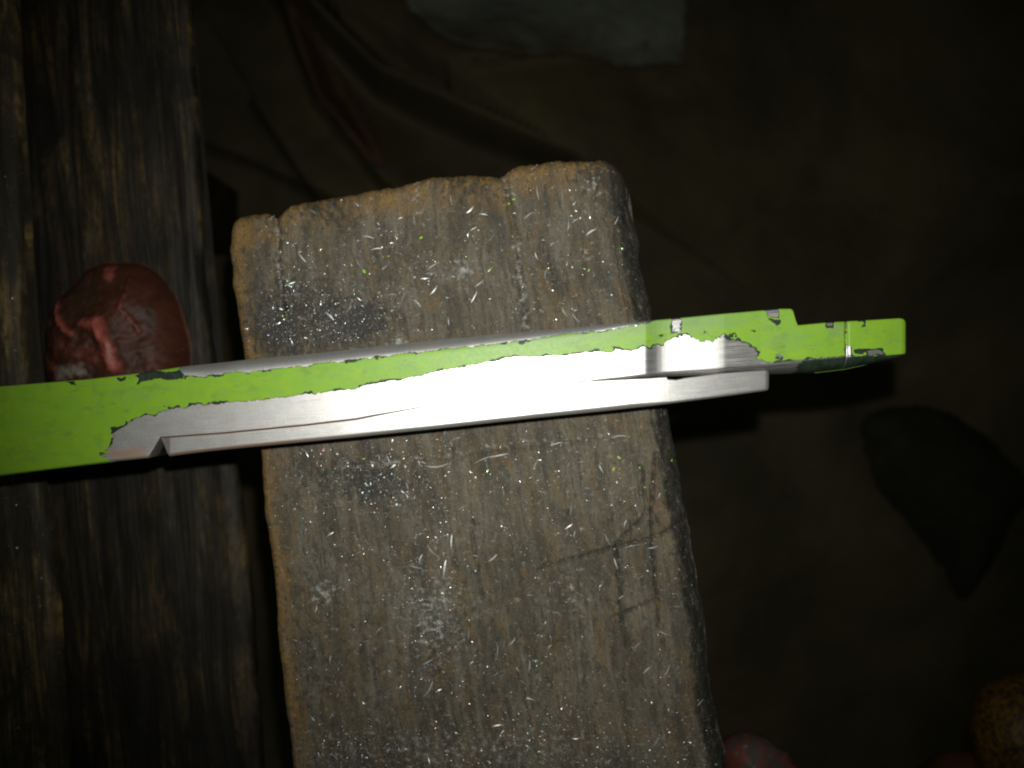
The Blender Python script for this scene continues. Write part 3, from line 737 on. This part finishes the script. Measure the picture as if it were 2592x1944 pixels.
child(strip, bar); strip["label"] = "narrow bare aluminium strip fixed along the lower edge"

# ================================================================== tools standing below at the lower right
def lathe_tool(name, tip, end, prof, mats, label, cat, partnames, seg=40, lump_=0.0, seed=0):
    """solids of revolution along the axis tip -> end; prof: list of parts, each a list of (t in m, radius)"""
    tip = Vector(tip); end = Vector(end); ax = (end - tip).normalized()
    q = Vector((0, 0, 1)).rotation_difference(ax)
    root = empty(name, end); tag(root, label, cat)
    for pn, pr, mt in zip(partnames, prof, mats):
        V = []; Fc = []
        for (t, r) in pr:
            for j in range(seg):
                th = 2 * math.pi * j / seg
                rr = r * (1 + lump_ * (float(vn(math.cos(th) * 2 + 9 + t * 90, math.sin(th) * 2 + 9, seed)) - 0.5))
                to = 0.0 if lump_ < 0.3 or t > 0.02 else 0.006 * (float(fbm(rr * math.cos(th) * 190 + 7, rr * math.sin(th) * 190 + 3, seed)) - 0.5)
                V.append(tip + q @ Vector((rr * math.cos(th), rr * math.sin(th), t + to)))
        for i in range(len(pr) - 1):
            for j in range(seg):
                a, b = i * seg + j, i * seg + (j + 1) % seg
                Fc.append([a, a + seg, b + seg, b])
        Fc.append(list(range(seg))); n0 = (len(pr) - 1) * seg; Fc.append([n0 + j for j in range(seg - 1, -1, -1)])
        V = np.array([tuple(x) for x in V]); 
        g = np.stack([V[:, 0] * 1000, V[:, 1] * 1000, V[:, 2] * 1000], -1); zz = np.zeros(len(V))
        o = mesh_np(pn, V, Fc, mt, None, True, {"grain": g, "worn": zz, "dirt": zz, "dust": zz + 0.15})
        child(o, root)
    return root
k = NT("yellow_varnish"); o_ = k.obj()
nn = k.noise(o_, 130, 6, 0.65, 0.6); n3 = k.noise(k.mapv(o_, (500, 160, 300), rot=(0, 0, 0.8)), 1, 5, 0.7, 1.2)
cc = k.mix(k.ramp(nn, [(0.35, 0.0), (0.65, 1.0)]), (0.16, 0.068, 0.007), (0.25, 0.120, 0.013))
cc = k.mix(k.ramp(n3, [(0.36, 0.95), (0.45, 0.0)]), cc, (0.02, 0.015, 0.008))
n4 = k.noise(k.mapv(o_, (160, 620, 300), rot=(0, 0, -0.5)), 1, 5, 0.7, 1.5)
cc = k.mix(k.ramp(n4, [(0.34, 0.9), (0.43, 0.0)]), cc, (0.02, 0.016, 0.01))
for sc_, ro_, of_ in ((210, 0.3, 0), (330, -0.7, 9)):
    ln_ = k.math('ABSOLUTE', k.math('SUBTRACT', k.noise(k.mapv(o_, (sc_, sc_ * 0.7, sc_), (of_, 0, 0), (0, 0, ro_)), 1, 4, 0.6, 0.8), 0.5))
    cc = k.mix(k.ramp(ln_, [(0.010, 0.92), (0.030, 0.0)]), cc, (0.016, 0.013, 0.008))
k.bump(n3, 0.5, 0.0006)
M_YEL = k.set(cc, 0.45, 0, 0.45)
M_STEEL = mat_simple("dull_steel", (0.10, 0.10, 0.10), (0.20, 0.19, 0.18), 200, 0.5, 0.9)
tz = -0.055
tip = Vector(P(2650, 1865, tz)); end = Vector((tip.x + 0.16, tip.y - 0.12, FLOOR))
dome = [(0.0, 0.0006), (0.0006, 0.006), (0.0022, 0.0105), (0.005, 0.0142), (0.009, 0.0165), (0.016, 0.0178), (0.030, 0.0176), (0.055, 0.0160), (0.085, 0.0125), (0.105, 0.0110)]
lathe_tool("tool_handle", tip, end, [dome, [(0.1052, 0.004), (0.2, 0.004), ((end - tip).length, 0.0035)]], [M_YEL, M_STEEL],
           "scuffed yellow rounded tool handle end in the bottom right corner", "tool", ["handle", "shank"], lump_=0.10, seed=4)
tip = Vector(P(1930, 1968, -0.050)); end = Vector((tip.x + 0.05, tip.y - 0.14, FLOOR))
stk = [(0.0, 0.0004), (0.0006, 0.0025), (0.0011, 0.005), (0.0021, 0.0072), (0.0035, 0.0085), (0.006, 0.0096), (0.012, 0.0102), (0.03, 0.0100)]
M_WAX2 = NT("wax_stick"); k = M_WAX2; o_ = k.obj()
n1 = k.noise(o_, 170, 5, 0.6, 0.7); n2 = k.noise(o_, 420, 5, 0.65)
cc = k.mix(k.ramp(n1, [(0.49, 0.0), (0.58, 1.0)]), (0.060, 0.050, 0.040), (0.13, 0.036, 0.026))
cc = k.mix(k.ramp(n2, [(0.60, 0.0), (0.70, 0.8)]), cc, (0.40, 0.36, 0.31))
k.bump(n1, 0.6, 0.001)
M_WAX2 = k.set(cc, 0.6, 0, 0.3)
lathe_tool("wax_stick", tip, end, [stk, [(0.0302, 0.0075), (0.12, 0.0055), ((end - tip).length, 0.005)]], [M_WAX2, M_BOARD],
           "grey stick with a red wax head at the bottom edge beside the plank", "stick", ["wax_head", "stick"], lump_=0.5, seed=12)
tip = Vector(P(2470, 2000, -0.070)); end = Vector((tip.x + 0.07, tip.y - 0.14, FLOOR))
M_ORB = mat_simple("reddish_wood", (0.07, 0.022, 0.010), (0.13, 0.045, 0.016), 120, 0.6, bump=0.4)
lathe_tool("wooden_handle", tip, end, [[(0, .0005), (.0008, .005), (.003, .0085), (.008, .0108), (.02, .0115), (.07, .0095)], [(0.0702, 0.003), ((end - tip).length, 0.003)]], [M_ORB, M_STEEL],
           "dim reddish wooden handle end just left of the yellow handle", "tool", ["handle", "shank"], seed=3)

# ================================================================== metal filings
M_FIL = NT("metal_filings"); k = M_FIL
tint = k.acol("tint")
M_FIL = k.set(tint, 0.36, 0.7)
M_SLV = mat_simple("sliver_aluminium", (0.52, 0.52, 0.50), (0.34, 0.34, 0.33), 2500, 0.45, 0.45)
M_GFL = mat_simple("green_flake", (0.22, 0.45, 0.03), (0.30, 0.52, 0.03), 3000, 0.5)

def flakes(name, pos, length, width, yaw, pitch, roll, curl, mat, tints):
    """many small bent flakes in one mesh: 3 cross-sections each, two quads, given a real thickness below"""
    n = len(pos); t = np.array([-0.5, 0.0, 0.5])
    Vs = np.zeros((n, 3, 2, 3))
    for i in range(3):
        for j, sd in enumerate((-0.5, 0.5)):
            w = width * (1.0 if i == 1 else 0.55)
            Vs[:, i, j, 0] = t[i] * length; Vs[:, i, j, 1] = sd * w + (curl * length if i == 1 else 0)
            Vs[:, i, j, 2] = (0.10 * length if i == 1 else 0)
    cr, sr = np.cos(roll), np.sin(roll); cp, sp = np.cos(pitch), np.sin(pitch); cy, sy = np.cos(yaw), np.sin(yaw)
    x, y, z = Vs[..., 0], Vs[..., 1], Vs[..., 2]
    e = lambda a: a[:, None, None]
    y, z = y * e(cr) - z * e(sr), y * e(sr) + z * e(cr)
    x, z = x * e(cp) + z * e(sp), -x * e(sp) + z * e(cp)
    x, y = x * e(cy) - y * e(sy), x * e(sy) + y * e(cy)
    W = np.stack([x, y, z], -1)
    W[..., 2] -= W[..., 2].min(axis=(1, 2))[:, None, None]
    W = W + pos[:, None, None, :]
    V = W.reshape(-1, 3); b = np.arange(n)[:, None] * 6
    Qs = np.concatenate([b + np.array([0, 2, 3, 1]), b + np.array([2, 4, 5, 3])])
    o = mesh_np(name, V, Qs, mat, None, False)
    if tints is not None:
        a = o.data.color_attributes.new("tint", 'FLOAT_COLOR', 'POINT')
        a.data.foreach_set("color", np.repeat(np.concatenate([tints, np.ones((n, 1))], 1), 6, axis=0).astype(np.float32).ravel())
    return o

def rand_tints(n):
    base = 0.28 + 0.62 * rng.random(n)[:, None] ** 1.6
    glint_hue = rng.random((n, 3)) * 0.30  # hue on some flakes paints the coloured sparkle of glints
    colour = rng.random(n)[:, None] < 0.22
    return np.clip(base - np.where(colour, glint_hue * 2.0, 0.05), 0.2, 0.97)

def in_bar(u, v):
    s = 1.0 * (v > lerp_line(TOP, u, 0) - 18) * (v < np.interp(u, [p[0] for p in SB], [p[1] for p in SB]) + 8)
    return s > 0
def scatter(n):
    u = rng.uniform(560, 1860, n * 4); v = rng.uniform(400, 2150, n * 4)
    L = lerp_line(PL, v, 1); R = lerp_line(PR, v, 1); a = (u - L) / (R - L)
    vt = np.interp(np.clip(a, 0, 1), [p[0] for p in PT], [p[1] for p in PT])
    ok = (a > 0.008) & (a < 0.985) & (v > vt + 6) & ~in_bar(u, v)
    dens = 0.16 + 1.5 * (fbm(u / 90, v / 90, 401, 5) - 0.45)
    dens += 0.85 * np.exp(-((u - 750) / 120) ** 2 - ((v - 800) / 90) ** 2) + 0.35 * np.exp(-((u - 950) / 160) ** 2 - ((v - 1250) / 150) ** 2) + 0.25 * np.exp(-((u - 1150) / 250) ** 2 - ((v - 650) / 120) ** 2)
    dens += 0.45 * np.exp(-((u - 1100) / 90) ** 2 - ((v - 1540) / 160) ** 2) + 0.35 * np.exp(-((v - 1900) / 70) ** 2)
    dens *= np.where(a < 0.06, 0.35, 1) * np.where(a > 0.95, 0.45, 1) * np.where(v < vt + 70, 0.5, 1)
    ok &= rng.random(n * 4) < np.clip(dens, 0, 1.3)
    u, v = u[ok][:n], v[ok][:n]
    z = plank_z(u, v)
    p = Pn(u, v, np.zeros_like(u)); p[:, 2] = z + 0.00002
    return p
p1 = scatter(18000)
uc = np.concatenate([rng.normal(760, 100, 1900), rng.normal(930, 60, 500), rng.normal(950, 110, 1300), rng.normal(1100, 60, 900), rng.uniform(760, 1800, 1500)])
vc = np.concatenate([rng.normal(800, 66, 1900), rng.normal(820, 32, 500), rng.normal(1220, 60, 1300), rng.normal(1540, 110, 900), rng.normal(1890, 45, 1500)])
kk = (uc > np.interp(vc, [p[1] for p in PL], [p[0] for p in PL]) + 40) & ~in_bar(uc, vc); uc, vc = uc[kk], vc[kk]
pc = Pn(uc, vc, np.zeros_like(uc)); pc[:, 2] = plank_z(uc, vc) + 0.00002
p1 = np.concatenate([p1, pc]); n = len(p1)
sz = 0.00006 + 0.00011 * rng.random(n) ** 3
f1 = flakes("metal_dust", p1, sz * (1.0 + 1.5 * rng.random(n)), sz, rng.uniform(0, 6.28, n), rng.normal(0, 0.62, n), rng.normal(0, 0.62, n), np.zeros(n), M_FIL, rand_tints(n))
tag(f1, "fine glittering metal dust sprinkled over the wooden plank", "metal dust", kind="stuff")
p2 = scatter(1250); n = len(p2)
ln = 0.0005 + 0.0013 * rng.random(n) ** 1.7
f2 = flakes("metal_filings", p2, ln, 0.00006 + 0.00006 * rng.random(n), rng.uniform(0, 6.28, n), rng.normal(0, 0.2, n), rng.normal(0, 0.75, n), rng.normal(0, 0.10, n), M_FIL, rand_tints(n))
tag(f2, "short silvery metal filings scattered over the wooden plank", "filings", kind="stuff")
# a little dust on the bench's top board
m = 150
ub = rng.uniform(-20, 150, m); vb_ = 2000 * rng.random(m) ** 0.7
keep = (ub < np.interp(vb_, [0, 900, 1190, 1944], [30, 46, 90, 155])) & ((vb_ > 1225) | (vb_ < 930)); ub, vb_ = ub[keep], vb_[keep]; m = len(ub)
pb = Pn(ub, vb_, np.full(m, -0.026)); pb[:, 2] = -0.0253
f3 = flakes("metal_dust", pb, 0.0002 + 0.0003 * rng.random(m), 0.00016 + 0.0001 * rng.random(m), rng.uniform(0, 6.28, m), rng.normal(0, 0.5, m), rng.normal(0, 0.5, m), np.zeros(m), M_FIL, rand_tints(m))
tag(f3, "sparse metal dust on the bench's dark top board at the left edge", "metal dust", kind="stuff")

# --- the larger slivers, one by one: (u, v, length px, angle deg anticlockwise, width px)
SL = []
def c6(*rows):
    for (x, y, l, a) in rows: SL.append((550 + x * 0.52, 380 + y * 0.52, l * 0.52, a))
def c7(*rows):
    for (x, y, l, a) in rows: SL.append((650 + x * 0.5425, 1100 + y * 0.5425, l * 0.5425, a))
c6((960, 335, 75, 100), (735, 425, 62, -12), (775, 483, 50, 8), (1230, 290, 50, 45), (1295, 315, 48, -8), (1140, 245, 55, 100), (1560, 205, 72, 98), (1520, 320, 62, 35), (1705, 365, 60, 88), (1820, 400, 55, 32), (1940, 345, 55, 62),
   (1050, 565, 72, 32), (1052, 682, 62, 52), (1250, 715, 66, 62), (910, 715, 62, 62), (970, 745, 62, -42), (1275, 648, 52, 40), (855, 705, 42, -3), (690, 552, 62, -60), (815, 570, 42, 45), (545, 808, 62, -42), (650, 755, 42, 66), (1630, 460, 32, 42),
   (1600, 600, 50, 80), (1745, 815, 62, -50), (1690, 785, 50, -60), (470, 300, 42, -36), (265, 335, 46, 50), (412, 522, 62, -50), (1680, 230, 80, 92), (1040, 602, 60, 3), (1365, 660, 40, -25))
c7((840, 140, 110, 6), (1060, 118, 110, 22), (1130, 98, 90, 12), (1400, 45, 60, 16), (1300, 140, 44, 68), (1608, 160, 44, -62), (1690, 12, 80, 6), (1150, 272, 34, -82), (1450, 270, 34, 80), (1465, 345, 66, 86), (1640, 490, 66, -65), (822, 540, 78, -48), (742, 617, 62, -14), (765, 580, 46, 70),
   (878, 630, 90, 84), (910, 502, 70, 89), (1100, 497, 32, 3), (1482, 465, 34, 80), (1750, 520, 82, 12), (1848, 522, 62, 14), (1675, 602, 54, -72), (1855, 597, 34, 66), (1275, 748, 34, 0), (1702, 758, 52, 30), (1965, 800, 52, 2), (1370, 722, 42, 86), (570, 912, 42, 46),
   (990, 930, 62, 89), (1120, 1002, 72, 91), (1190, 965, 52, 48), (1775, 980, 52, 40), (1900, 925, 52, -22), (1820, 1100, 52, 42), (1912, 1100, 66, 64), (800, 1185, 84, 60), (862, 1220, 42, 48), (890, 1310, 46, 0), (1120, 1357, 52, 10), (2066, 1255, 56, 50), (1870, 1425, 42, 58), (1270, 1080, 52, 84),
   (860, 1058, 52, 88), (797, 1060, 52, 30), (345, 1050, 42, 84), (1300, 1055, 32, 0), (352, 1310, 44, 52), (1900, 540, 40, 66), (1100, 575, 50, 40), (1455, 430, 40, 35), (960, 340, 60, 30))
for i, (uu, vv, ll, an) in enumerate(SL):
    zz = float(plank_z(np.array([uu]), np.array([vv]))[0])
    L = ll / px0 / 1000 * random.uniform(0.9, 1.05); wd = random.uniform(0.00012, 0.00030) * (0.8 if ll < 25 else 1.0)
    th = 0.00007
    ns = 5; V = []
    cv_ = random.uniform(-0.10, 0.10) * L; lift = random.uniform(0.02, 0.08) * L; tl = 0; roll = random.gauss(0, 0.45)
    for s_ in range(ns):
        t = s_ / (ns - 1) - 0.5
        w = wd * (0.35 + 0.65 * (1 - (2 * t) ** 2)) * random.uniform(0.8, 1.15)
        yb = cv_ * (1 - 4 * t * t); zb = lift * (1 - 4 * t * t)
        for (sy, sz_) in ((-.5, 0), (.5, 0), (.5, th), (-.5, th)):
            V.append((t * L, yb + sy * w, zb + sz_ + sy * w * math.tan(roll)))
    Fc = []
    for s_ in range(ns - 1):
        for q in range(4):
            a = s_ * 4 + q; b = s_ * 4 + (q + 1) % 4; Fc.append([a, a + 4, b + 4, b])
    Fc += [[0, 1, 2, 3], [(ns - 1) * 4 + x for x in (3, 2, 1, 0)]]
    o = mesh_np("metal_sliver", np.array(V), Fc, M_SLV, None, False)
    mz = min(x[2] for x in V)
    o.rotation_euler = (0, 0, math.radians(an)); o.location = (*P(uu, vv, zz)[:2], zz - mz + 0.00003)
    if vv < 950:
        tag(o, "thin curved silver metal sliver on the plank, above the green bar in the picture", "metal sliver", "silver slivers above the bar")
    else:
        tag(o, "thin curved silver metal sliver on the plank, below the green bar in the picture", "metal sliver", "silver slivers below the bar")
GF = [(1066, 602, 12, 35), (1300, 505, 10, 20), (1288, 516, 9, 10), (922, 687, 14, -50), (1490, 684, 9, 60), (984, 649, 8, 20), (1553, 1187, 14, 80), (1566, 1158, 12, -30), (1618, 1184, 10, 70), (1632, 1233, 7, 40), (1700, 1165, 7, 70)]
for (uu, vv, ll, an) in GF:
    zz = float(plank_z(np.array([uu]), np.array([vv]))[0]); r = ll / px0 / 2000; V = []
    m = 9; prof = [random.uniform(0.6, 1.0) for _ in range(m)]
    for zt in (0, 0.00012):
        for j in range(m):
            th = 2 * math.pi * j / m; V.append((r * prof[j] * math.cos(th) * 1.1, r * prof[j] * math.sin(th) * 0.5, zt + 0.15 * r * prof[j] * math.cos(th)))
    Fc = [list(range(m - 1, -1, -1)), list(range(m, 2 * m))] + [[j, (j + 1) % m, m + (j + 1) % m, m + j] for j in range(m)]
    o = mesh_np("paint_flake", np.array(V), Fc, M_GFL, None, False); o.rotation_euler = (0, 0, math.radians(an))
    o.location = (*P(uu, vv, zz)[:2], zz + 0.15 * r + 0.00003)
    tag(o, "tiny lime green paint flake lying among the filings on the plank", "paint flake", "green paint flakes on the plank")
